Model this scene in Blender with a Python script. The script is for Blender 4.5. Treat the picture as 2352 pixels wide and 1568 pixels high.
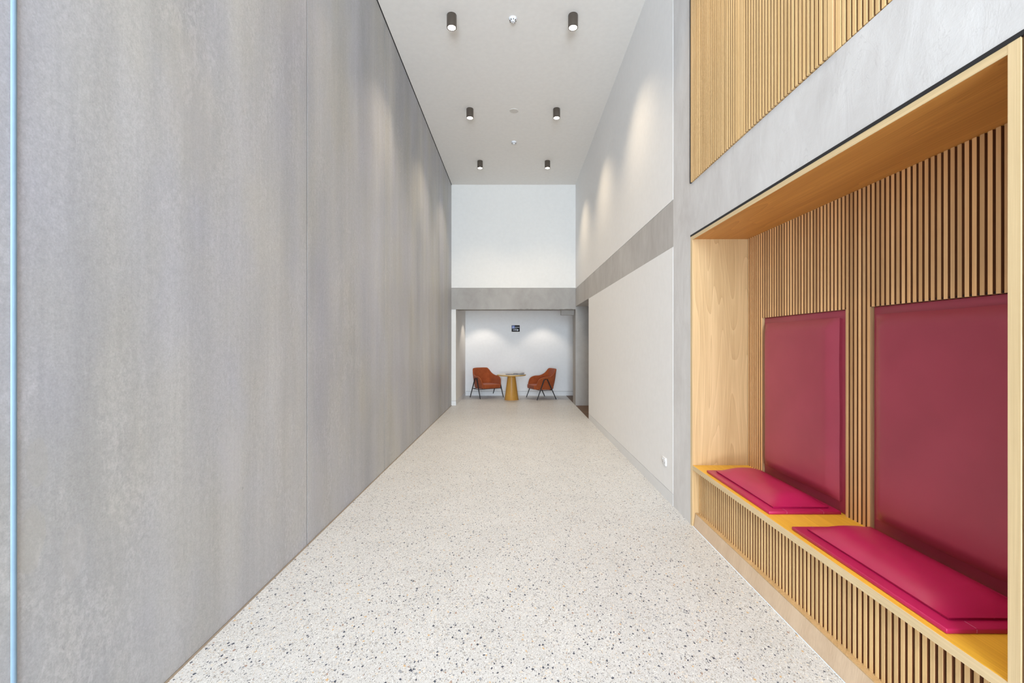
import bpy, bmesh, math, random
from mathutils import Vector, Matrix
random.seed(7)
R = math.radians
S = bpy.context.scene
for o in list(bpy.data.objects): bpy.data.objects.remove(o)

# ------------------------------------------------------------------ camera, world, lights, exposure
EYE = 1.65
cd = bpy.data.cameras.new('camera'); cam = bpy.data.objects.new('camera', cd)
S.collection.objects.link(cam); S.camera = cam
cam.location = (0, 0, EYE); cam.rotation_euler = (R(90), 0, 0)
cd.sensor_width = 36; cd.lens = 1045 / 2352 * 36; cd.shift_x = -8 / 2352; cd.shift_y = 4.5 / 2352
cd.clip_start = 0.05; cd.clip_end = 60
w = bpy.data.worlds.new('daylight'); S.world = w; w.use_nodes = True
w.node_tree.nodes['Background'].inputs[0].default_value = (0.80, 0.89, 1.0, 1)
w.node_tree.nodes['Background'].inputs[1].default_value = 1.0
S.view_settings.view_transform = 'Standard'; S.view_settings.look = 'None'
S.view_settings.exposure = 0.17; S.view_settings.gamma = 1.0; S.view_settings.use_curve_mapping = False

def area(name, loc, rot, sx, sy, power, col):
    l = bpy.data.lights.new(name, 'AREA'); l.shape = 'RECTANGLE'; l.size = sx; l.size_y = sy
    l.energy = power; l.color = col
    o = bpy.data.objects.new(name, l); S.collection.objects.link(o)
    o.location = loc; o.rotation_euler = rot
    return o
def spot(name, loc, power, angle, blend, col, size=0.05):
    l = bpy.data.lights.new(name, 'SPOT'); l.energy = power; l.spot_size = R(angle); l.spot_blend = blend
    l.color = col; l.shadow_soft_size = size
    o = bpy.data.objects.new(name, l); S.collection.objects.link(o); o.location = loc
    return o
WARM = (1.0, 0.81, 0.57)
# daylight entering through the glazed end of the hall behind the camera
area('window_daylight', (-0.05, -7.2, 2.9), (R(90), 0, 0), 3.2, 5.6, 1050, (0.70, 0.85, 1.0))
# added upward fill behind the camera, lifts the brightness of the ceiling
area('ceiling_fill', (-0.05, -6.4, 0.25), (R(140), 0, 0), 3.2, 2.6, 760, (0.84, 0.92, 1.0))
CEIL = EYE + 4.22
XL, XR = -1.704, 1.598
LAMP_X = (-0.82, 0.74); LAMP_Y = (5.85, 8.19, 10.53)
for ly in LAMP_Y + (3.51, 1.17, -1.17):
    for lx in LAMP_X:
        spot('downlight_beam', (lx, ly, CEIL - 0.19), 130 if ly > 4 else 80, 104, 1.0, WARM, 0.045)
for lx in (-1.0, 0.85):
    spot('rear_downlight_beam', (lx, 13.72, 2.80), 34, 96, 0.45, (1.0, 0.89, 0.76), 0.04)
spot('passage_downlight_beam', (2.4, 11.2, 2.6), 14, 110, 0.8, WARM, 0.05)

# ------------------------------------------------------------------ materials
class NT:
    def __init__(s, name):
        s.m = bpy.data.materials.new(name); s.m.use_nodes = True
        s.t = s.m.node_tree; s.b = s.t.nodes['Principled BSDF']
    def n(s, typ, **kw):
        nd = s.t.nodes.new(typ)
        for k, v in kw.items():
            if isinstance(k, str) and hasattr(nd, k): setattr(nd, k, v)
        return nd
    def l(s, a, b): s.t.links.new(a, b)
    def coord(s, scale=(1, 1, 1), kind='Object', loc=(0, 0, 0)):
        c = s.n('ShaderNodeTexCoord'); m = s.n('ShaderNodeMapping')
        m.inputs['Scale'].default_value = scale; m.inputs['Location'].default_value = loc
        s.l(c.outputs[kind], m.inputs[0]); return m.outputs[0]
    def wpos(s, scale=(1, 1, 1), loc=(0, 0, 0)):
        c = s.n('ShaderNodeNewGeometry'); m = s.n('ShaderNodeMapping')
        m.inputs['Scale'].default_value = scale; m.inputs['Location'].default_value = loc
        s.l(c.outputs['Position'], m.inputs[0]); return m.outputs[0]
    def noise(s, vec, scale, detail=4, rough=.55, dist=0):
        n = s.n('ShaderNodeTexNoise'); n.inputs['Scale'].default_value = scale
        n.inputs['Detail'].default_value = detail; n.inputs['Roughness'].default_value = rough
        n.inputs['Distortion'].default_value = dist; s.l(vec, n.inputs['Vector']); return n.outputs['Fac']
    def ramp(s, fac, pts, interp='LINEAR'):
        r = s.n('ShaderNodeValToRGB'); cr = r.color_ramp; cr.interpolation = interp
        while len(cr.elements) < len(pts): cr.elements.new(0.5)
        for e, (p, c) in zip(cr.elements, pts):
            e.position = p; e.color = (c if len(c) == 4 else (*c, 1)) if hasattr(c, '__len__') else (c, c, c, 1)
        s.l(fac, r.inputs[0]); return r.outputs[0]
    def mix(s, fac, a, b, mode='MIX'):
        m = s.n('ShaderNodeMix'); m.data_type = 'RGBA'; m.blend_type = mode
        for v, i in ((fac, 0), (a, 6), (b, 7)):
            if isinstance(v, (int, float)): m.inputs[i].default_value = v if i == 0 else (v, v, v, 1)
            elif isinstance(v, tuple): m.inputs[i].default_value = (*v, 1)
            else: s.l(v, m.inputs[i])
        return m.outputs[2]
    def math(s, op, a, b=0.0, c=None):
        m = s.n('ShaderNodeMath'); m.operation = op
        for i, v in enumerate((a, b, c)):
            if v is None: continue
            if isinstance(v, (int, float)): m.inputs[i].default_value = v
            else: s.l(v, m.inputs[i])
        return m.outputs[0]
    def bump(s, h, strength=.2, dist=.01):
        b = s.n('ShaderNodeBump'); b.inputs['Strength'].default_value = strength
        b.inputs['Distance'].default_value = dist; s.l(h, b.inputs['Height'])
        s.l(b.outputs[0], s.b.inputs['Normal'])
    def done(s, col=None, rough=.6, metal=0, spec=None):
        if col is not None:
            if isinstance(col, tuple): s.b.inputs['Base Color'].default_value = (*col, 1)
            else: s.l(col, s.b.inputs['Base Color'])
        if isinstance(rough, (int, float)): s.b.inputs['Roughness'].default_value = rough
        else: s.l(rough, s.b.inputs['Roughness'])
        s.b.inputs['Metallic'].default_value = metal
        if spec is not None: s.b.inputs['Specular IOR Level'].default_value = spec
        return s.m

def plain(name, col, rough=.6, metal=0, var=.03, spec=None):
    m = NT(name); n = m.noise(m.coord(), 14, 3)
    a = tuple(min(1, c * (1 - var)) for c in col); b = tuple(min(1, c * (1 + var)) for c in col)
    return m.done(m.ramp(n, [(.35, a), (.65, b)]), rough, metal, spec)

def concrete_panel_mat():
    m = NT('precast_concrete'); p = m.wpos()
    big = m.noise(m.wpos((.9, .9, .35)), 1.0, 4, .55)
    streak = m.noise(m.wpos((2, 2.3, .16)), 1.0, 3, .5)
    fine_st = m.noise(m.wpos((10, 34, .8)), 1.0, 3, .6)
    blotch = m.noise(m.wpos((1, 2.6, 1.1)), 2.1, 8, .68, .35)
    grain = m.noise(m.wpos(), 130, 3, .65)
    mid = m.noise(m.wpos((1, 1.4, .9)), 30, 5, .75, .2)
    base = m.ramp(big, [(.30, (.36, .364, .368)), (.5, (.415, .418, .420)), (.72, (.478, .477, .474))])
    c = m.mix(.32, base, m.ramp(streak, [(.32, .34), (.5, .5), (.68, .68)]), 'OVERLAY')
    c = m.mix(.08, c, m.ramp(fine_st, [(.3, .3), (.7, .7)]), 'OVERLAY')
    # lime bloom: pale mottled deposit with crisp ragged borders
    bm_ = m.math('MULTIPLY', m.ramp(blotch, [(.50, 0.0), (.54, .75), (.62, 1.0)]), m.ramp(mid, [(.42, .15), (.56, 1.0)]))
    zone = m.ramp(m.noise(m.wpos((1, 1.2, .45), (8, 3, 1)), .9, 3, .5), [(.40, .25), (.58, 1.0)])
    c = m.mix(m.math('MULTIPLY', m.math('MULTIPLY', bm_, .42), zone), c, (.56, .555, .56))
    c = m.mix(.35, c, m.ramp(grain, [(.3, .35), (.7, .65)]), 'OVERLAY')
    c = m.mix(.25, c, m.ramp(mid, [(.3, .35), (.7, .65)]), 'OVERLAY')
    # cement repairs: paler smooth patches at their own places on the wall
    sep = m.n('ShaderNodeSeparateXYZ'); m.l(p, sep.inputs[0]); Y, Z = sep.outputs[1], sep.outputs[2]
    wob = m.math('MULTIPLY', m.math('SUBTRACT', m.noise(p, 7, 3), .5), 2.2)
    for (cy, cz, ry, rz, op, col) in ((1.755, .84, .055, .11, .38, (.41, .40, .385)), (2.72, .92, .13, .26, .30, (.50, .50, .54)),
                                      (1.60, .95, .05, .12, .4, (.40, .39, .36)), (3.93, .34, .13, .22, .40, (.44, .435, .43)),
                                      (1.62, 1.23, .04, .09, .36, (.40, .39, .36)), (2.4, 2.9, .22, .5, .22, (.48, .46, .44))):
        dy = m.math('DIVIDE', m.math('SUBTRACT', Y, cy), ry); dz = m.math('DIVIDE', m.math('SUBTRACT', Z, cz), rz)
        r2 = m.math('ADD', m.math('ADD', m.math('MULTIPLY', dy, dy), m.math('MULTIPLY', dz, dz)), wob)
        k = m.ramp(r2, [(.80, op), (1.0, 0.0)]) if op > .35 else m.ramp(r2, [(.3, op), (1.0, 0.0)])
        c = m.mix(k, c, col)
    # broad tint drift, and one formwork line
    hue = m.noise(m.wpos((1, 1.1, .5), (5, 2, 9)), 1.3, 3, .55)
    c = m.mix(1.0, c, m.ramp(hue, [(.32, (.97, .97, 1.05)), (.5, (1.0, .99, 1.0)), (.68, (1.03, 1.0, .94))]), 'MULTIPLY')
    fl = m.math('LESS_THAN', m.math('ABSOLUTE', m.math('SUBTRACT', Y, 4.80)), .0025)
    c = m.mix(m.math('MULTIPLY', fl, .35), c, (.22, .22, .21))
    # a few dark scratches
    sc = m.noise(m.wpos((1, 9, 1.3), (3.1, .4, 7)), 1.7, 1, .3, 2.5)
    line = m.ramp(m.math('ABSOLUTE', m.math('SUBTRACT', sc, .735)), [(.0, .45), (.004, 0.0)])
    c = m.mix(line, c, (.18, .175, .17))
    m.bump(m.math('ADD', grain, m.math('MULTIPLY', mid, .8)), .12, .004)
    rg = m.ramp(blotch, [(.4, .42), (.7, .62)])
    return m.done(c, rg, spec=.35)

def concrete_beam_mat(name='bagged_concrete', f=1.0, tint=(1, 1, 1)):
    m = NT(name); v = m.wpos((1, .9, .55))
    a = m.noise(v, 1.6, 6, .6, .4); b = m.noise(m.wpos((1, 2.2, .8)), 3.2, 8, .62, 1.0)
    g = m.noise(m.wpos(), 90, 3, .6)
    c = m.ramp(a, [(.3, (.52, .50, .485)), (.55, (.60, .585, .57)), (.75, (.66, .645, .63))])
    c = m.mix(.25, c, m.ramp(b, [(.3, .32), (.7, .68)]), 'OVERLAY')
    crk = m.ramp(m.math('ABSOLUTE', m.math('SUBTRACT', m.noise(m.wpos((1, 3.2, 1.2)), 1.6, 5, .6, 1.6), .60)), [(0, .38), (.006, 0.0)])
    c = m.mix(crk, c, (.42, .40, .39))
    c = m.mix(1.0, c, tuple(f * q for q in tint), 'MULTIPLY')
    h = m.math('ADD', m.math('MULTIPLY', b, 1.5), m.math('MULTIPLY', g, .25))
    m.bump(h, .13, .012)
    return m.done(c, .6, spec=.3)

def terrazzo_mat():
    m = NT('terrazzo')
    base = m.ramp(m.noise(m.wpos(), 2.2, 3), [(.3, (.60, .60, .60)), (.7, (.66, .66, .66))])
    c = base
    def layer(c, scale, thr, cols, off, squash=1.0, rot=0.0):
        g = m.n('ShaderNodeNewGeometry'); mp = m.n('ShaderNodeMapping')
        mp.inputs['Location'].default_value = off; mp.inputs['Scale'].default_value = (1, squash, 1)
        mp.inputs['Rotation'].default_value = (0, 0, rot)
        m.l(g.outputs['Position'], mp.inputs[0])
        # ragged chips: jitter the lookup
        dn = m.n('ShaderNodeTexNoise'); dn.inputs['Scale'].default_value = scale * 1.3; dn.inputs['Detail'].default_value = 1
        m.l(mp.outputs[0], dn.inputs['Vector'])
        ad = m.n('ShaderNodeVectorMath'); ad.operation = 'MULTIPLY_ADD'
        m.l(dn.outputs['Color'], ad.inputs[0]); ad.inputs[1].default_value = (.6 / scale,) * 3
        m.l(mp.outputs[0], ad.inputs[2])
        vo = m.n('ShaderNodeTexVoronoi'); vo.voronoi_dimensions = '2D'; vo.inputs['Scale'].default_value = scale
        vo.distance = 'CHEBYCHEV' if squash != 1.0 else 'EUCLIDEAN'
        m.l(ad.outputs[0], vo.inputs['Vector'])
        sp = m.n('ShaderNodeSeparateColor'); m.l(vo.outputs['Color'], sp.inputs[0])
        rad = m.math('MULTIPLY', sp.outputs[1], thr)
        mask = m.math('LESS_THAN', vo.outputs['Distance'], rad)
        pres = m.ramp(sp.outputs[0], cols, 'CONSTANT')
        al = m.n('ShaderNodeSeparateColor')
        k = m.math('LESS_THAN', sp.outputs[2], DENS)
        return m.mix(m.math('MULTIPLY', mask, k), c, pres)
    DENS = .9
    c = layer(c, 245, .42, [(0, (.62, .60, .57)), (.35, (.40, .39, .375)), (.72, (.85, .84, .82)), (.9, (.16, .16, .165))], (.3, .1, 0), .6, .5)
    DENS = .62
    c = layer(c, 140, .42, [(0, (.38, .37, .355)), (.34, (.60, .57, .53)), (.55, (.84, .83, .81)), (.72, (.13, .14, .16)), (.86, (.50, .42, .33))], (.7, .4, 0), .62, 1.1)
    DENS = .30
    c = layer(c, 76, .44, [(0, (.42, .40, .38)), (.30, (.045, .055, .085)), (.52, (.70, .65, .58)), (.74, (.62, .42, .22)), (.80, (.30, .31, .34)), (.95, (.36, .24, .19))], (.2, .9, 0), .7, 2.2)
    m.b.inputs['Coat Weight'].default_value = .15; m.b.inputs['Coat Roughness'].default_value = .3
    return m.done(c, .45, spec=.4)

def wood_mat(name, dark, light, axis='z', rough=.45, rings=True, sat=None, pervar=.0, spec=.4):
    m = NT(name)
    st = {'z': (9, 9, .55), 'y': (9, .55, 9), 'x': (.55, 9, 9)}[axis]
    info = m.n('ShaderNodeObjectInfo')
    g = m.n('ShaderNodeNewGeometry')
    ad = m.n('ShaderNodeVectorMath'); ad.operation = 'MULTIPLY_ADD'
    cmb = m.n('ShaderNodeCombineXYZ')
    for i in range(3): m.l(info.outputs['Random'], cmb.inputs[i])
    m.l(cmb.outputs[0], ad.inputs[0]); ad.inputs[1].default_value = (3.1, 7.7, 5.3); m.l(g.outputs['Position'], ad.inputs[2])
    def mp(sc):
        q = m.n('ShaderNodeMapping'); q.inputs['Scale'].default_value = sc; m.l(ad.outputs[0], q.inputs[0]); return q.outputs[0]
    f1 = m.noise(mp(tuple(s * .35 for s in st)), 1.0, 2, .5, .3)
    ringv = m.math('FRACT', m.math('MULTIPLY', f1, 24.0))
    ring = m.ramp(ringv, [(0, 1.0), (.25, .55), (.85, .35), (1.0, 0.0)])
    fib = m.noise(mp(tuple(s * (14 if s > 1 else 3) for s in st)), 1.0, 4, .65)
    wide = m.noise(mp(tuple(s * .8 for s in st)), 1.0, 3, .5)
    f = m.math('ADD', m.math('MULTIPLY', fib, .55), m.math('MULTIPLY', wide, .45))
    if rings: f = m.math('ADD', m.math('MULTIPLY', f, .84), m.math('MULTIPLY', ring, .16))
    c = m.ramp(f, [(.32, dark), (.62, light)])
    if pervar:
        k = m.ramp(info.outputs['Random'], [(0, 1 - pervar), (1, 1 + pervar * .4)])
        c = m.mix(1.0, c, k, 'MULTIPLY')
    m.bump(fib, .10, .002)
    return m.done(c, rough, spec=spec)

M = {}
M['concrete'] = concrete_panel_mat()
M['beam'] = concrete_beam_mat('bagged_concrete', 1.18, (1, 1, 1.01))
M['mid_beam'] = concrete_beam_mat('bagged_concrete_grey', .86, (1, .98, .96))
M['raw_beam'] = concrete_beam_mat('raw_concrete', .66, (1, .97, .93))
M['terrazzo'] = terrazzo_mat()
M['plaster'] = plain('white_plaster', (.88, .87, .86), .75, var=.012)
M['plaster_end'] = plain('white_plaster_cool', (.81, .79, .755), .75, var=.012)
M['ceiling'] = plain('ceiling_paint', (.84, .81, .77), .85, var=.015)
M['skirting'] = plain('skirting_paint', (.78, .78, .78), .5, var=.01)
M['oak'] = wood_mat('oak_veneer', (.46, .285, .125), (.66, .44, .225), 'z', .42, True)
M['oak_slat'] = wood_mat('oak_slat', (.74, .40, .165), (.96, .61, .29), 'z', .5, False, pervar=.26)
M['oak_slat_pale'] = wood_mat('pale_oak_slat', (.67, .41, .165), (.90, .61, .29), 'z', .5, False, pervar=.14)
M['oak_rail'] = wood_mat('oak_edge', (.62, .45, .24), (.80, .61, .35), 'y', .45, False)
M['oak_rail_up'] = wood_mat('oak_edge_upright', (.62, .45, .24), (.80, .61, .35), 'z', .45, False)
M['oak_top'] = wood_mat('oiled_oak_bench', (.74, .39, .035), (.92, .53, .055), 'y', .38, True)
M['oak_soffit'] = wood_mat('shaded_oak_soffit', (.46, .19, .035), (.66, .30, .065), 'y', .45, True)  # alcove oak with the soffit's shade and warm bounce put into its colour
M['brown_panel'] = wood_mat('brown_panel', (.15, .055, .018), (.24, .09, .03), 'z', .5, False)
M['plinth'] = wood_mat('oak_plinth', (.60, .43, .28), (.74, .56, .39), 'z', .5, False)
M['slat_shade'] = plain('dark_slat_shade', (.24, .085, .028), .75)  # slat sides darkened, paints the shade between the slats
M['slat_shade_pale'] = plain('brown_slat_shade', (.36, .20, .085), .75)
M['dark_backing'] = plain('stained_backing', (.025, .008, .004), .9)
M['black_gap'] = plain('black_trim', (.012, .012, .014), .7)
M['daylit_edge'] = plain('pale_blue_daylit_edge', (.19, .28, .36), .5)  # blue daylight on the nearest joint reveal, painted as a pale bead
M['joint_grey'] = plain('dark_grey_joint_sealant', (.10, .10, .10), .7)
M['joint_brown'] = plain('floor_edge_sealant', (.30, .24, .18), .7)
M['brown_floor'] = wood_mat('dark_brown_floor', (.06, .035, .02), (.16, .09, .05), 'x', .5, False)

def leather(name, a, b, rough=.42):
    m = NT(name); n = m.noise(m.coord(), 420, 3, .6); f = m.noise(m.coord(), 3, 2)
    m.bump(n, .10, .001)
    return m.done(m.ramp(f, [(.35, a), (.65, b)]), rough, spec=.5)
M['leather_seat'] = leather('berry_leather', (.42, .010, .075), (.47, .012, .088), .34)
M['leather_back'] = leather('burgundy_leather', (.38, .050, .084), (.42, .057, .095), .42)
M['stitch'] = plain('pale_thread', (.60, .22, .36), .6)
M['fabric'] = None
def fabric():
    m = NT('rust_wool'); n = m.noise(m.coord(), 260, 3, .7); f = m.noise(m.coord(), 9, 3)
    m.bump(n, .25, .002)
    c = m.mix(.3, m.ramp(f, [(.3, (.33, .072, .020)), (.7, (.42, .098, .028))]), m.ramp(n, [(.3, .3), (.7, .7)]), 'OVERLAY')
    m.b.inputs['Sheen Weight'].default_value = .15
    return m.done(c, .85, spec=.2)
M['fabric'] = fabric()
M['black_metal'] = plain('black_powder_coat', (.012, .012, .014), .45)
M['bronze'] = plain('dark_bronze', (.12, .098, .080), .38, metal=.5)
M['table_cone'] = wood_mat('honey_oak_cone', (.46, .22, .035), (.60, .31, .06), 'z', .4, False)
M['table_top'] = wood_mat('pale_table_top', (.62, .54, .44), (.74, .66, .55), 'x', .3, False)
M['table_edge'] = plain('golden_edge', (.56, .33, .08), .45)
M['paper_grey'] = plain('grey_newsprint', (.27, .26, .26), .7, var=.3)
M['paper_dark'] = plain('dark_magazine', (.16, .13, .13), .4, var=.3)
M['white_plastic'] = plain('white_plastic', (.80, .81, .84), .35)
M['switch_white'] = plain('socket_white', (.84, .84, .85), .3)
M['speaker'] = plain('cream_grille', (.66, .62, .57), .8)
M['sign_black'] = plain('sign_black', (.006, .006, .008), .4)
M['sign_blue'] = plain('sign_blue', (.03, .10, .42), .4)
M['sign_white'] = plain('sign_white', (.80, .82, .90), .4)
em = NT('lamp_lens'); em.b.inputs['Emission Color'].default_value = (1, .93, .80, 1)
em.b.inputs['Emission Strength'].default_value = 14.0; M['lens'] = em.done((.9, .9, .9), .4)

# ------------------------------------------------------------------ helpers
COL = S.collection
def link(name, me, mat, parent=None):
    o = bpy.data.objects.new(name, me); COL.objects.link(o)
    if mat is not None and not me.materials: me.materials.append(mat)
    if parent is not None: o.parent = parent
    return o
def box_bm(bm, x0, x1, y0, y1, z0, z1, bev=0):
    x0, x1 = sorted((x0, x1)); y0, y1 = sorted((y0, y1)); z0, z1 = sorted((z0, z1))
    t = bmesh.new(); bmesh.ops.create_cube(t, size=1)
    for v in t.verts:
        v.co = Vector(((x0 + x1) / 2 + v.co.x * (x1 - x0), (y0 + y1) / 2 + v.co.y * (y1 - y0), (z0 + z1) / 2 + v.co.z * (z1 - z0)))
    if bev: bmesh.ops.bevel(t, geom=t.edges[:], offset=bev, segments=1 if bev < .0025 else 2, affect='EDGES', profile=.5)
    me = bpy.data.meshes.new('t'); t.to_mesh(me); t.free(); bm.from_mesh(me); bpy.data.meshes.remove(me)
def mesh_of(bm, name):
    me = bpy.data.meshes.new(name); bm.to_mesh(me); bm.free(); return me
def smooth(o, ang=40):
    for p in o.data.polygons: p.use_smooth = True
    try: o.data.set_sharp_from_angle(angle=R(ang))
    except Exception: pass
def box(name, b, mat, parent=None, bev=0, origin=None):
    """box object; b in parent space; its own origin kept at the box's foot centre unless it is a part"""
    x0, x1, y0, y1, z0, z1 = b
    ox, oy, oz = ((x0 + x1) / 2, (y0 + y1) / 2, min(z0, z1))
    bm = bmesh.new(); box_bm(bm, x0 - ox, x1 - ox, y0 - oy, y1 - oy, z0 - oz, z1 - oz, bev)
    o = link(name, mesh_of(bm, name), mat, parent); o.location = (ox, oy, oz); return o
def boxes(name, bl, mat, parent=None, bev=0):
    bm = bmesh.new()
    for b in bl: box_bm(bm, *b, bev)
    return link(name, mesh_of(bm, name), mat, parent)
def thing(name, label, cat, loc=(0, 0, 0), rz=0, group=None):
    o = bpy.data.objects.new(name, None); COL.objects.link(o); o.empty_display_size = .1
    o.location = loc; o.rotation_euler = (0, 0, rz); o['label'] = label; o['category'] = cat
    if group: o['group'] = group
    return o
def struct(o, label=None, cat=None):
    o['kind'] = 'structure'; o['label'] = label; o['category'] = cat; return o
def tube(bm, p0, p1, r0, r1=None, seg=10):
    r1 = r0 if r1 is None else r1
    p0, p1 = Vector(p0), Vector(p1); d = (p1 - p0); L = d.length; q = d.to_track_quat('Z', 'Y')
    mt = Matrix.Translation((p0 + p1) / 2) @ q.to_matrix().to_4x4()
    bmesh.ops.create_cone(bm, cap_ends=True, segments=seg, radius1=r0, radius2=r1, depth=L, matrix=mt)
def lathe(prof, seg=40):
    bm = bmesh.new(); rings = []
    for r, z in prof:
        if r < 1e-6: rings.append([bm.verts.new((0, 0, z))])
        else: rings.append([bm.verts.new((r * math.cos(2 * math.pi * i / seg), r * math.sin(2 * math.pi * i / seg), z)) for i in range(seg)])
    for a, b in zip(rings, rings[1:]):
        for i in range(seg):
            j = (i + 1) % seg
            if len(a) == 1 and len(b) == 1: continue
            if len(a) == 1: bm.faces.new((a[0], b[j], b[i]))
            elif len(b) == 1: bm.faces.new((a[i], a[j], b[0]))
            else: bm.faces.new((a[i], a[j], b[j], b[i]))
    bmesh.ops.recalc_face_normals(bm, faces=bm.faces[:])
    return bm

# ------------------------------------------------------------------ setting: floor, ceiling, walls
DE, DB = 12.10, 14.41            # end beam plane, rear wall plane
Y0 = -7.5
XCR = 1.600                      # concrete face on the right
struct(boxes('floor', [(XL - .15, 1.60, Y0, DB + .1, -.12, 0)], M['terrazzo']), 'pale speckled terrazzo floor of the long hall', 'floor')
struct(boxes('floor_passage', [(1.60, 4.2, 8.5, DB + .1, -.12, -.001)], M['brown_floor']), 'dark brown floor of the side passage at the right', 'floor')
struct(boxes('ceiling', [(XL - .3, 1.95, Y0, DE + .6, CEIL, CEIL + .12)], M['ceiling']), 'high off-white ceiling with black downlights', 'ceiling')
struct(boxes('ceiling_rear', [(XL - .3, 4.2, DE + .5, DB + .2, 2.85, 2.97), (1.9, 4.2, 8.5, DE + .5, 2.75, 2.87)], M['plaster']), 'low white ceiling behind the end beam', 'ceiling')

# left wall: precast panels with open joints
wl = struct(boxes('wall_left', [(XL - .20, XL - .10, Y0, DE + .5, 0, CEIL + .05)], M['black_gap']), 'tall grey precast concrete wall on the left', 'wall')
joints = [Y0, -5.05, -2.85, -.65, 1.545, 3.72, 5.92, 8.12, 10.30, DE + .5]
for a, b in zip(joints, joints[1:]):
    o = box('concrete_panel', (XL - .11, XL, a + .005, b - .005, 0.004, CEIL - .008), M['concrete'], wl, bev=.0018)
for yj in joints[1:-1]:
    if yj > 1.6 or yj < 1.5: box('joint_filler', (XL - .05, XL - .0016, yj - .0056, yj + .0056, .004, CEIL - .01), M['joint_grey'], wl)
bm = bmesh.new(); tube(bm, (XL - .004, 1.545, 0.01), (XL - .004, 1.545, CEIL - .01), .011, seg=12)
o = link('joint_daylit_edge', mesh_of(bm, 'joint_daylit_edge'), M['daylit_edge'], wl); smooth(o); o['label'] = 'pale blue bead, daylight on the nearest panel joint put into its colour'
struct(boxes('trim_1', [(XL - .002, XL + .010, Y0, DE + .5, 0, .003)], M['joint_brown']), 'thin brown sealer line along the foot of the concrete wall', 'trim')

struct(boxes('trim_3', [(XL - .001, XL + .010, Y0, DE, CEIL - .006, CEIL)], M['black_gap']), 'thin dark shadow line between concrete wall and ceiling', 'trim')
# right wall: concrete frame (column + band), white plaster panels
BT, BB = EYE + 1.455, EYE + .985        # band top / bottom
UP = 4.154; UQ = 4.613                  # column between these depths
WEND = 9.94
wr = struct(boxes('wall_right', [
    (XCR, XCR + .30, UP, UQ, BB, BT), (XCR, XCR + .30, UP, UQ, 0, BB), (XCR, XCR + .30, UP, UQ, BT, CEIL),
    (XCR, XCR + .30, Y0, UP, BB + .003, BT),                   # band over the alcove
    (XCR + .30, XCR + .34, Y0, UP, BT, CEIL),                  # structure behind slatted panels
], M['beam']), 'grey concrete column and beam frame on the right', 'wall')
o = boxes('plaster_panel', [(XR, XR + .12, UQ + .004, DE + .5, BT + .004, CEIL)], M['plaster'], wr); o['label'] = 'tall white plaster panel above the concrete band'
o = boxes('plaster_panel', [(XR, XR + .22, UQ + .004, WEND, .122, BB - .004)], M['plaster'], wr); o['label'] = 'white plaster panel below the concrete band'
struct(boxes('baseboard_right', [(XR, XR + .2, UQ + .004, WEND, 0, .117)], M['skirting']), 'flush white skirting along the right wall', 'skirting')
struct(boxes('wall_passage', [(3.9, 4.0, 8.5, DB, 0, 2.8), (XR + .22, 4.0, 9.75, 9.85, 0, 2.8)], M['plaster']), 'white wall inside the side passage', 'wall')
# wall behind the alcove, and the near part of the right side beyond it
struct(boxes('wall_alcove', [(2.19, 2.29, 1.2, 4.3, 0, 2.8), (XCR + .02, 2.29, 4.155, 4.25, 0, BB)], M['plaster']), 'wall behind the timber alcove', 'wall')
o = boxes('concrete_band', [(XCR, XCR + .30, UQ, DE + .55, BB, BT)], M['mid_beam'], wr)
struct(boxes('trim_2', [(XR + .002, XR + .02, .2, 1.432, 0, EYE + .970)], M['brown_panel']), 'brown timber panel beyond the near side of the alcove', 'trim')
# far column
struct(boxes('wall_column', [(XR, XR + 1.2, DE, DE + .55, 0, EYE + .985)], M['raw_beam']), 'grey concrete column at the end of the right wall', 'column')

# end wall: white plaster over a concrete beam
we = struct(boxes('wall_end', [(XL - .1, XCR + .3, DE, DE + .5, EYE + 1.475, CEIL)], M['plaster_end']), 'white plaster wall above the end beam', 'wall')
bm = bmesh.new(); rnd = random.Random(3)
xs = [XL - .05 + i * (XR - XL + .05) / 60 for i in range(61)]
prev = None; zt, zb = EYE + 1.468, EYE + .905
for i, x in enumerate(xs):
    jag = (rnd.random() ** 3) * .022 if x > -.3 else 0
    ring = [bm.verts.new(p) for p in ((x, DE - .006, zt), (x, DE - .006, zb + jag), (x, DE + .02, zb), (x, DE + .5, zb), (x, DE + .5, zt))]
    if prev:
        for k in range(5): bm.faces.new((prev[k], prev[(k + 1) % 5], ring[(k + 1) % 5], ring[k]))
    prev = ring
bmesh.ops.recalc_face_normals(bm, faces=bm.faces[:])
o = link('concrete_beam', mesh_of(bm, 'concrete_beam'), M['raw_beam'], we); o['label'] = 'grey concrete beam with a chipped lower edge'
bm = bmesh.new(); box_bm(bm, 1.25, XR, DE + .28, DE + .52, EYE + .78, EYE + .905)
for v in bm.verts:
    if v.co.x < 1.3 and v.co.z < EYE + .8: v.co.x -= .0
    if v.co.z < EYE + .8 and v.co.y < DE + .3: v.co.y += .08
o = link('concrete_corbel', mesh_of(bm, 'concrete_corbel'), M['raw_beam'], we)
# white return wall on the left, and the rear wall
struct(boxes('wall_return', [(XL, -1.586, DE + .01, DB, .122, EYE + .905), (XL, -1.586, DE + .5, DB, EYE + .9, 2.9)], M['plaster_end']), 'narrow white return wall left of the chairs', 'wall')
struct(boxes('baseboard_return', [(XL, -1.584, DE + .008, DB, 0, .118)], M['skirting']), 'white skirting of the return wall', 'skirting')
struct(boxes('wall_back', [(XL, 4.0, DB, DB + .12, .138, 3.0)], M['plaster']), 'white rear wall behind the two rust armchairs', 'wall')
struct(boxes('baseboard_back', [(-1.584, 4.0, DB - .004, DB + .1, 0, .132)], M['skirting']), 'white skirting of the rear wall', 'skirting')

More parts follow.
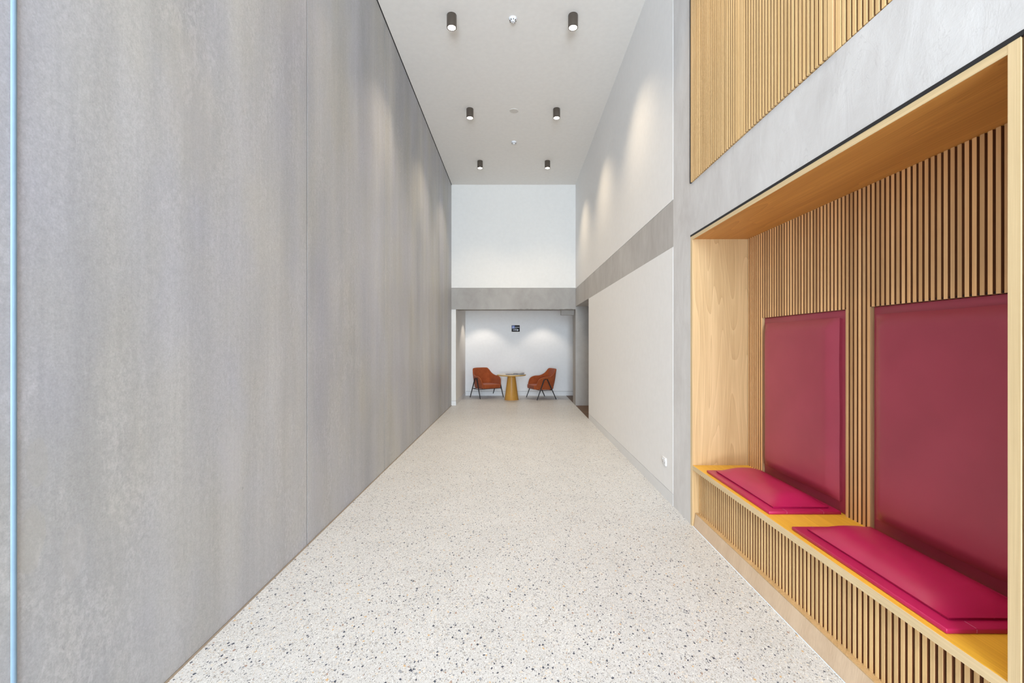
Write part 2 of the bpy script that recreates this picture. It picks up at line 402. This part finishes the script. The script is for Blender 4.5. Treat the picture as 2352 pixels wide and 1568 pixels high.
# ------------------------------------------------------------------ slats
def slat_mesh(name, wd, depth, z0, z1, bev=.0012, mats=('oak_slat', 'slat_shade')):
    """slat whose face looks to -x; x 0..depth, y centred, chamfered front edges"""
    bm = bmesh.new(); h = wd / 2
    prof = [(depth, -h), (bev, -h), (0, -h + bev), (0, h - bev), (bev, h), (depth, h)]
    lo = [bm.verts.new((x, y, z0)) for x, y in prof]; hi = [bm.verts.new((x, y, z1)) for x, y in prof]
    for i in range(6):
        j = (i + 1) % 6; bm.faces.new((lo[i], lo[j], hi[j], hi[i]))
    bm.faces.new(lo); bm.faces.new(hi[::-1]); bmesh.ops.recalc_face_normals(bm, faces=bm.faces[:])
    bm.faces.ensure_lookup_table()
    for i in (0, 4): bm.faces[i].material_index = 1      # sides in darker brown, gap shade put into their colour
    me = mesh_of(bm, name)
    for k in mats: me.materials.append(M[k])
    return me

# upper slatted panels
PJ = [4.128, 3.22, 2.275, 1.33]
labs = ['oak slatted wall panel above the bench, farthest, beside the grey column',
        'oak slatted wall panel above the bench, middle of the three',
        'oak slatted wall panel above the bench, nearest, set slightly back']
for i in range(3):
    y1, y0 = PJ[i], PJ[i + 1]; front = 1.588 if i < 2 else 1.597
    t = thing('slatted_panel', labs[i], 'wall panel', (front, y0, BT + .004), group='slatted panels above the alcove')
    L = y1 - y0; H = CEIL - BT - .01
    if i == 0: o = boxes('shadow_gap', [(-.002, .020, L + .001, L + .016, -.004, H)], M['black_gap'], t)
    o = boxes('backing', [(.022, .045, .002, L - .002, 0.0, H)], M['dark_backing'], t)
    PM = ('oak_slat_pale', 'slat_shade_pale'); wide = slat_mesh('wide_slat', .040, .022, 0, H, mats=PM); nar = slat_mesh('slat', .0225, .022, 0, H, mats=PM)
    a, b = .023, L - .023
    o = link('slat', wide, M['oak_slat_pale'], t); o.location = (0, a, 0)
    o = link('slat', wide, M['oak_slat_pale'], t); o.location = (0, b, 0)
    n = round((b - a - .02) / .0348); 
    s0, s1 = a + .037, b - .037
    n = round((s1 - s0) / .0348)
    for k in range(n + 1):
        o = link('slat', nar, M['oak_slat_pale'], t); o.location = (0, s0 + (s1 - s0) * k / n, 0)

# ------------------------------------------------------------------ alcove surround
YF, YN = 4.150, 1.438              # outer faces
TF = .038
iF, iN = YF - TF, YN + TF + .0005  # inner faces
ZT = EYE + .970; ZI = EYE + .938
BZ = .55                           # bench top
AX = 2.100                         # slat faces
AB = 2.118                         # back boards
t = thing('alcove_surround', 'oak alcove lining with slatted back framing the bench at the right', 'alcove', (XR, (YF + YN) / 2, 0))
def P(b): x0, x1, y0, y1, z0, z1 = b; oy = (YF + YN) / 2; return (x0 - XR, x1 - XR, y0 - oy, y1 - oy, z0, z1)
o = box('side_panel', P((XR, 2.16, iF, YF, 0, ZT)), M['oak'], t, bev=.0018); o['label'] = 'pale oak side panel at the far end of the alcove'
o = box('side_panel', P((XR, 2.16, YN, iN, 0, ZT)), M['oak'], t, bev=.0035); o['label'] = 'pale oak side panel at the near end of the alcove'
for u, v in ((iF, YF), (YN, iN)):
    box('edge_strip', P((XR - .0006, XR + .0005, u, v, 0, ZT)), M['oak_rail_up'], t)
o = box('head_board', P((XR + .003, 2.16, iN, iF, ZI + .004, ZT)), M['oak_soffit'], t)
o = box('edge_strip', P((XR, XR + .0035, iN, iF, ZI, ZT)), M['oak_rail'], t); o['label'] = 'pale edging strip on the front of the head board'
o = box('shadow_gap', P((XCR - .004, XCR + .02, YN - .3, YF + .004, ZT + .001, BB + .002)), M['black_gap'], t); o['label'] = 'black shadow gap above the head board'
o = box('backing', P((AB + .012, 2.16, iN, iF, BZ, ZI)), M['dark_backing'], t)
NS = 76; pitch = (iF - iN) / NS
zc = EYE + .217
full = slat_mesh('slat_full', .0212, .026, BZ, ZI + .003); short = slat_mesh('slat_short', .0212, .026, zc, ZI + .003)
oy = (YF + YN) / 2
for k in range(NS):
    yc = iF - (k + .5) * pitch
    lo = (7 <= k < 35) or (41 <= k < 69)
    o = link('slat', short if lo else full, M['oak_slat'], t); o.location = (AX - XR, yc - oy, 0)
rec = [(iF - 35 * pitch, iF - 7 * pitch), (iF - 69 * pitch, iF - 41 * pitch)]
# reveals: solid timber cheeks between slats and the cushion recess
for (a, b) in rec:
    for (u, v) in ((a - .0135, a - .0015), (b + .0015, b + .0135)):
        box('recess_cheek', P((AX + .002, AB + .02, u, v, BZ, zc + .0)), M['oak'], t)
    box('recess_head', P((AX + .006, AB + .02, a, b, zc + .001, zc + .012)), M['dark_backing'], t)

# ------------------------------------------------------------------ bench
t = thing('built_in_bench', 'oak bench with slatted front under the burgundy cushions', 'bench', (XR, oy, 0))
box('bench_top', P((XR + .0035, AB + .03, iN + .001, iF - .001, BZ - .04, BZ)), M['oak_top'], t)
o = box('edge_strip', P((XR + .0005, XR + .0035, iN + .001, iF - .001, BZ - .041, BZ)), M['oak_rail'], t); o['label'] = 'pale edging strip along the bench top'
bm = bmesh.new(); box_bm(bm, .008, .054, -(iF - iN) / 2 + .012, (iF - iN) / 2 - .012, 0, .115, .0)
for v in bm.verts:
    if v.co.z > .1 and v.co.x < .02: v.co.x += .016
o = link('plinth', mesh_of(bm, 'plinth'), M['plinth'], t)
box('plinth_cap', P((XR + .024, XR + .080, iN + .004, iF - .012, .1155, .1215)), M['oak'], t)
box('backing', P((XR + .078, XR + .095, iN + .002, iF - .002, .118, BZ - .041)), M['dark_backing'], t)
fs = slat_mesh('slat_front', .0205, .022, .122, BZ - .041, mats=('oak_slat_pale', 'slat_shade'))
for k in range(NS):
    o = link('slat', fs, M['oak_slat_pale'], t); o.location = (.056, iF - (k + .5) * pitch - oy, 0)

# ------------------------------------------------------------------ cushions
def puff(L, W, h, RL, RW, lip=.010, wob=.0, seed=1, pw=2.3):
    """padded dome on the xy plane, centred; edges rise from a short lip"""
    rd = random.Random(seed); ph = [rd.uniform(0, 6.28) for _ in range(4)]
    def steps(T, Rr, n):
        e = [Rr * (i / 9) ** 1.6 for i in range(10)]; mid = [Rr + (T - 2 * Rr) * i / n for i in range(1, n)]
        return [-T / 2 + x for x in e + mid] + [T / 2 - x for x in e[::-1]]
    ys = steps(L, min(RL, L / 2 - .01), 16); xs = steps(W, min(RW, W / 2 - .01), 8)
    def s(d, r): tt = min(max(d / r, 0), 1); return 1 - (1 - tt) ** pw
    bm = bmesh.new(); g = []
    for y in ys:
        row = []
        for x in xs:
            dx = W / 2 - abs(x); dy = L / 2 - abs(y)
            z = lip + h * s(dx, RW) * s(dy, RL)
            ox = wob * math.sin(9 * y + ph[0]) * (abs(x) > W / 2 - .02)
            oyy = wob * math.sin(11 * x + ph[1]) * (abs(y) > L / 2 - .02)
            z += wob * .6 * math.sin(7 * y + ph[2]) * math.sin(6 * x + ph[3])
            row.append(bm.verts.new((x + ox, y + oyy, z)))
        g.append(row)
    for i in range(len(ys) - 1):
        for j in range(len(xs) - 1): bm.faces.new((g[i][j], g[i][j + 1], g[i + 1][j + 1], g[i + 1][j]))
    rim = g[0] + [r[-1] for r in g[1:]] + g[-1][-2::-1] + [r[0] for r in g[-2:0:-1]]
    lo = [bm.verts.new((v.co.x - math.copysign(.007, v.co.x), v.co.y - math.copysign(.007, v.co.y), 0)) for v in rim]
    for i in range(len(rim)):
        j = (i + 1) % len(rim); bm.faces.new((rim[i], lo[i], lo[j], rim[j]))
    bmesh.ops.recalc_face_normals(bm, faces=bm.faces[:])
    return bm
def rounded_box(name, b, mat, parent, bev): 
    o = box(name, b, mat, parent, bev); smooth(o, 50); return o
spans = [(2.925, 3.880), (rec[1][0] + .002, rec[1][1] - .004)]
slab = ['berry leather seat cushion at the far end of the oak bench', 'berry leather seat cushion at the near end of the oak bench, beside the side panel']
for (a, b), lb in zip(spans, slab):
    x0, x1 = 1.630, AX - .004; L = b - a; W = x1 - x0
    t = thing('seat_cushion', lb, 'cushion', ((x0 + x1) / 2, (a + b) / 2, BZ + .0005), group='seat cushions on the bench')
    rounded_box('base_pad', (-W / 2, W / 2, -L / 2, L / 2, 0, .020), M['leather_seat'], t, .004)
    o = link('padded_top', mesh_of(puff(L - .10, W - .10, .060, .17, .165, .012, .0006, 3, 2.2), 'padded_top'), M['leather_seat'], t)
    o.location = (0.005, 0, .0195); smooth(o, 60)
    for sx in (-W / 2 + .115, W / 2 - .115):
        for sy in (-1, 1):
            y0_, y1_ = sorted((sy * (L / 2 - .048), sy * (L / 2 - .003)))
            boxes('seam', [(sx, sx + .0015, y0_, y1_, .0195, .0206), (sx, sx + .0015, sy * L / 2 - .0005, sy * L / 2 + .0005, .004, .017)], M['stitch'], t)
blab = ['burgundy leather back cushion at the far end of the alcove', 'burgundy leather back cushion at the near end of the alcove, the larger looking one']
for i, ((a, b), lb) in enumerate(zip(rec, blab)):
    L = b - a - .006; z0, z1 = BZ + .002, zc - .002; H = z1 - z0
    t = thing('back_cushion', lb, 'cushion', (AB, (a + b) / 2, z0), group='back cushions in the alcove')
    rounded_box('base_panel', (0, .012, -L / 2, L / 2, 0, H), M['leather_back'], t, .003)
    bm = puff(L - .09, H - .125, .040, .085, .08, .022, .0018, 5 + i, 1.7)
    # lay the dome upright: local x -> z, z -> -x
    for v in bm.verts: v.co = Vector((-v.co.z + .0005, v.co.y, v.co.x))
    bmesh.ops.recalc_face_normals(bm, faces=bm.faces[:])
    o = link('padded_front', mesh_of(bm, 'padded_front'), M['leather_back'], t); o.location = (0, -.002 if i == 0 else .003, H / 2 + .014); smooth(o, 60)

# ------------------------------------------------------------------ ceiling fittings
def downlight(x, y, label):
    t = thing('ceiling_downlight', label, 'ceiling light', (x, y, CEIL - .168), group='black cylinder downlights')
    r = .063
    o = link('housing', mesh_of(lathe([(r - .012, .004), (r - .004, 0), (r, .004), (r, .160), (r - .003, .168), (0, .168)]), 'housing'), M['bronze'], t); smooth(o, 35); hs = o
    o = link('reflector', mesh_of(lathe([(r - .006, .002), (r - .018, .020)]), 'reflector'), M['bronze'], hs); smooth(o)
    o = link('lens', mesh_of(lathe([(r - .008, .006), (0, .004)], 32), 'lens'), M['lens'], hs)
pos = ['nearest', 'middle', 'farthest']
for i, ly in enumerate(LAMP_Y):
    for lx, sd in zip(LAMP_X, ('concrete wall side', 'white wall side')):
        downlight(lx, ly, f'black cylinder ceiling downlight, {pos[i]} of the three on the {sd}')
def detector(x, y, r, label):
    t = thing('smoke_detector', label, 'smoke detector', (x, y, CEIL - .048), group='white smoke detectors')
    o = link('base', mesh_of(lathe([(0, .034), (r * .93, .034), (r, .040), (r, .048), (0, .048)]), 'base'), M['white_plastic'], t); smooth(o, 35)
    o = link('head', mesh_of(lathe([(0, 0), (r * .42, .001), (r * .55, .007), (r * .60, .014), (r * .85, .024), (r * .88, .0345)]), 'head'), M['white_plastic'], t); smooth(o, 35)
    for k in range(8):
        a = k * math.pi / 4 + .2; bm = bmesh.new(); box_bm(bm, r * .60, r * .84, -.004, .004, .011, .026)
        bmesh.ops.rotate(bm, verts=bm.verts[:], cent=(0, 0, 0), matrix=Matrix.Rotation(a, 3, 'Z'))
        link('vent_slot', mesh_of(bm, 'vent_slot'), M['bronze'], t)
detector(-.034, 5.91, .052, 'white round smoke detector between the two nearest downlights')
detector(-.034, 9.53, .055, 'white round smoke detector farther down the ceiling, just before the last downlights')
t = thing('ceiling_speaker', 'flat cream round ceiling plate between the middle downlights', 'ceiling plate', (-.026, 8.25, CEIL - .010))
o = link('grille', mesh_of(lathe([(0, 0), (.068, 0), (.070, .003), (.070, .010)]), 'grille'), M['speaker'], t); smooth(o, 35)
o = link('rim', mesh_of(lathe([(.0705, .010), (.0705, .001), (.073, -.001), (.080, .002), (.082, .010)]), 'rim'), M['speaker'], t); smooth(o, 35)

# ------------------------------------------------------------------ wall socket
t = thing('wall_socket', 'white double power socket low on the right plaster wall', 'power socket', (XR, 4.87, .352))
rounded_box('face_plate', (-.012, 0, -.060, .060, 0, .083), M['switch_white'], t, .0025)
for sy in (-.034, .034): rounded_box('rocker_switch', (-.0155, -.0118, sy - .009, sy + .009, .055, .069), M['switch_white'], t, .001)
for sy in (-.03, .03):
    for k in (-1, 0, 1):
        boxes('socket_slot', [(-.0125, -.0115, sy + k * .007 - .0012, sy + k * .007 + .0012, .022 + (6e-3 if k else 0), .031 + (6e-3 if k else 0))], M['black_metal'], t)

# ------------------------------------------------------------------ sign
t = thing('access_sign', 'small black wheelchair access sign with a right arrow on the rear wall', 'sign', (.006, DB - .0005, EYE + .372))
rounded_box('sign_plate', (-.128, .128, -.010, 0, 0, .203), M['sign_black'], t, .002)
box('symbol_panel', (-.118, -.030, -.0115, -.0098, .098, .190), M['sign_blue'], t)
bm = bmesh.new(); yy = -.013
def seg(bm, pts, r=.0042):
    for a, b in zip(pts, pts[1:]): tube(bm, (a[0], yy, a[1]), (b[0], yy, b[1]), r, seg=8)
cx, cz = -.078, .125
seg(bm, [(cx + .022 * math.cos(a), cz + .022 * math.sin(a)) for a in [R(110 + 22 * k) for k in range(12)]])
seg(bm, [(cx - .003, .165), (cx - .001, .137), (cx + .018, .137), (cx + .030, .113), (cx + .037, .116)], .005)
seg(bm, [(cx - .002, .153), (cx + .014, .153)], .004)
bmesh.ops.create_uvsphere(bm, u_segments=10, v_segments=8, radius=.0075, matrix=Matrix.Translation((cx - .004, yy, .176)))
link('wheelchair_symbol', mesh_of(bm, 'wheelchair_symbol'), M['sign_white'], t)
bm = bmesh.new(); box_bm(bm, -.088, .055, -.0125, -.0098, .045, .060)
vs = [bm.verts.new(p) for p in ((.052, -.0125, .020), (.052, -.0125, .085), (.092, -.0125, .0525), (.052, -.0098, .020), (.052, -.0098, .085), (.092, -.0098, .0525))]
for f in ((0, 2, 1), (3, 4, 5), (0, 1, 4, 3), (1, 2, 5, 4), (2, 0, 3, 5)): bm.faces.new([vs[i] for i in f])
link('arrow', mesh_of(bm, 'arrow'), M['sign_white'], t)
cu = bpy.data.curves.new('lettering', 'FONT'); cu.body = 'ACCESS'; cu.size = .040; cu.extrude = .001; cu.align_x = 'LEFT'
tmp = bpy.data.objects.new('tmp_text', cu); COL.objects.link(tmp); bpy.context.view_layer.update()
me = bpy.data.meshes.new_from_object(tmp.evaluated_get(bpy.context.evaluated_depsgraph_get())); bpy.data.objects.remove(tmp)
wd = max(v.co.x for v in me.vertices) - min(v.co.x for v in me.vertices); k = .138 / wd
for v in me.vertices: v.co = Vector((v.co.x * k, v.co.z, v.co.y))
me.materials.clear(); o = link('lettering', me, M['sign_white'], t); o.location = (-.020, -.0112, .128); o['label'] = 'white word ACCESS'

# ------------------------------------------------------------------ armchairs
def catmull(pts, n):
    P_ = [pts[0]] + pts + [pts[-1]]; out = []
    for i in range(1, len(P_) - 2):
        p0, p1, p2, p3 = (Vector(q) for q in P_[i - 1:i + 3])
        for k in range(n):
            s = k / n
            out.append(.5 * ((2 * p1) + (-p0 + p2) * s + (2 * p0 - 5 * p1 + 4 * p2 - p3) * s * s + (-p0 + 3 * p1 - 3 * p2 + p3) * s ** 3))
    out.append(Vector(pts[-1])); return out
def shell_bm(th=.034):
    # stations from arm front round the back: bottom / middle / top
    st = [((.285, -.295, .300), (.315, -.275, .44), (.342, -.225, .565)),
          ((.285, -.250, .292), (.325, -.230, .47), (.350, -.170, .618)),
          ((.285, -.100, .285), (.330, -.080, .48), (.360, -.060, .655)),
          ((.280, .060, .280), (.325, .090, .49), (.354, .100, .665)),
          ((.265, .185, .278), (.300, .235, .52), (.318, .240, .735)),
          ((.215, .262, .278), (.250, .315, .55), (.272, .340, .852)),
          ((.120, .290, .278), (.150, .345, .56), (.205, .378, .888)),
          ((.000, .298, .278), (.000, .355, .56), (.000, .395, .893))]
    def mir(p): return (-p[0], p[1], p[2])
    full_ = [st[i] for i in range(8)] + [tuple(mir(p) for p in st[i]) for i in range(6, -1, -1)]
    rows = [catmull([s[k] for s in full_], 4) for k in range(3)]
    nU = len(rows[0]); nV = 8; grid = []
    for j in range(nV + 1):
        s = j / nV; row = []
        for i in range(nU):
            b, m_, tt = rows[0][i], rows[1][i], rows[2][i]
            c = 2 * m_ - .5 * (b + tt)
            row.append((1 - s) ** 2 * b + 2 * s * (1 - s) * c + s * s * tt)
        grid.append(row)
    bm = bmesh.new(); vv = [[bm.verts.new(p) for p in r] for r in grid]
    for j in range(nV):
        for i in range(nU - 1): bm.faces.new((vv[j][i], vv[j][i + 1], vv[j + 1][i + 1], vv[j + 1][i]))
    bmesh.ops.recalc_face_normals(bm, faces=bm.faces[:])
    bmesh.ops.solidify(bm, geom=bm.faces[:], thickness=th)
    return bm
def make_chair(label, loc, rz):
    t = thing('armchair', label, 'armchair', loc, rz, 'rust armchairs at the round table'); t.scale = (1.06, 1.05, 1.0)
    o = link('shell', mesh_of(shell_bm(), 'shell'), M['fabric'], t)
    bv = o.modifiers.new('bevel', 'BEVEL'); bv.width = .010; bv.segments = 3; bv.limit_method = 'ANGLE'; bv.angle_limit = R(50); smooth(o, 180)
    bm = bmesh.new(); box_bm(bm, -.262, .262, -.330, .270, .292, .415, 0)
    bmesh.ops.subdivide_edges(bm, edges=bm.edges[:], cuts=3, use_grid_fill=True)
    for v in bm.verts:
        x, y, z = v.co
        if z > .40: v.co.z += .018 * (1 - (x / .262) ** 2) * (1 - ((y + .03) / .30) ** 2)
        if z < .30: v.co.x *= .93; v.co.y = -.03 + (v.co.y + .03) * .96
    o = link('seat', mesh_of(bm, 'seat'), M['fabric'], t)
    bv = o.modifiers.new('bevel', 'BEVEL'); bv.width = .022; bv.segments = 3; bv.limit_method = 'ANGLE'; bv.angle_limit = R(50); smooth(o, 180)
    for sx in (-1, 1):
        for (fy, ty) in ((-.30, -.075), (.29, .015)):
            bm = bmesh.new(); tube(bm, (sx * .385, fy, 0), (sx * .376, ty, .600), .0115, .0165, 12)
            o = link('leg', mesh_of(bm, 'leg'), M['black_metal'], t); smooth(o)
        zb = .278; f = zb / .60
        bm = bmesh.new(); tube(bm, (sx * .380, -.30 + .225 * f, zb), (sx * .380, .29 - .275 * f, zb), .0085, seg=10)
        o = link('side_rail', mesh_of(bm, 'side_rail'), M['black_metal'], t); smooth(o)
        bm = bmesh.new(); tube(bm, (sx * .345, -.085, .592), (sx * .345, .025, .592), .011, seg=10)
        tube(bm, (sx * .378, -.03, .596), (sx * .335, -.03, .596), .012, seg=10)
        o = link('arm_bracket', mesh_of(bm, 'arm_bracket'), M['black_metal'], t); smooth(o)
    for yy_ in (-.30 + .225 * .46, .29 - .275 * .46):
        bm = bmesh.new(); tube(bm, (-.380, yy_, .278), (.380, yy_, .278), .0085, seg=10)
        o = link('cross_rail', mesh_of(bm, 'cross_rail'), M['black_metal'], t); smooth(o)
    return t
# local front is -y; rz turns it
make_chair('rust upholstered armchair left of the round table, beside the white return wall', (-.885, 13.96, 0), math.atan2(.57, .82))
make_chair('rust upholstered armchair right of the round table, turned side-on', (.774, 13.70, 0), math.atan2(-.935, .355))

# ------------------------------------------------------------------ round table with papers
TX, TY = -.116, 13.37
t = thing('round_table', 'round oak table with a tapered drum base between the two armchairs', 'table', (TX, TY, 0))
o = link('base', mesh_of(lathe([(0, 0), (.205, 0), (.207, .006), (.112, .705), (0, .705)], 56), 'base'), M['table_cone'], t); smooth(o, 35)
o = link('foot_ring', mesh_of(lathe([(.200, .0005), (.2085, .0005), (.2085, .008), (.203, .008)], 56), 'foot_ring'), M['oak_soffit'], t); smooth(o, 35)
o = link('table_top', mesh_of(lathe([(0, .716), (.417, .716), (.420, .720), (.420, .742), (.417, .745), (0, .745)], 64), 'table_top'), M['table_top'], t); smooth(o, 35)
o = link('edge_band', mesh_of(lathe([(0, .7055), (.395, .7055), (.4215, .715), (.4215, .738), (.419, .739)], 64), 'edge_band'), M['table_edge'], t); smooth(o, 35)
def paper(name, label, cat, loc, rz, wx, wy, th, curl, mat, grp):
    t = thing(name, label, cat, loc, rz, grp)
    for k, (s, nm, z0, z1) in enumerate(((1, 'pages', 0, th * .8), (1.015, 'cover', th * .8, th))):
        bm = bmesh.new(); box_bm(bm, -wx / 2 * s, wx / 2 * s, -wy / 2 * s, wy / 2 * s, z0, z1)
        bmesh.ops.subdivide_edges(bm, edges=[e for e in bm.edges if abs(e.verts[0].co.x - e.verts[1].co.x) > wx * .5], cuts=10, use_grid_fill=True)
        for v in bm.verts:
            u = v.co.x / wx + .5; v.co.z += curl * (u ** 3) + .003 * math.sin(u * 9) * (curl > 0)
            v.co.z = max(v.co.z, z0)
        o = link(nm, mesh_of(bm, nm), M['paper_grey'] if k == 0 else mat, t)
    return t
paper('magazine', 'dark magazine lying on the left of the papers on the round table', 'magazine', (-.17, 13.25, .7455), .12, .21, .28, .014, 0, M['paper_dark'], 'papers on the round table')
paper('newspaper', 'folded grey newspaper on the round table with a curled right edge', 'newspaper', (.095, 13.28, .7455), -.05, .31, .26, .028, .020, M['paper_grey'], 'papers on the round table')
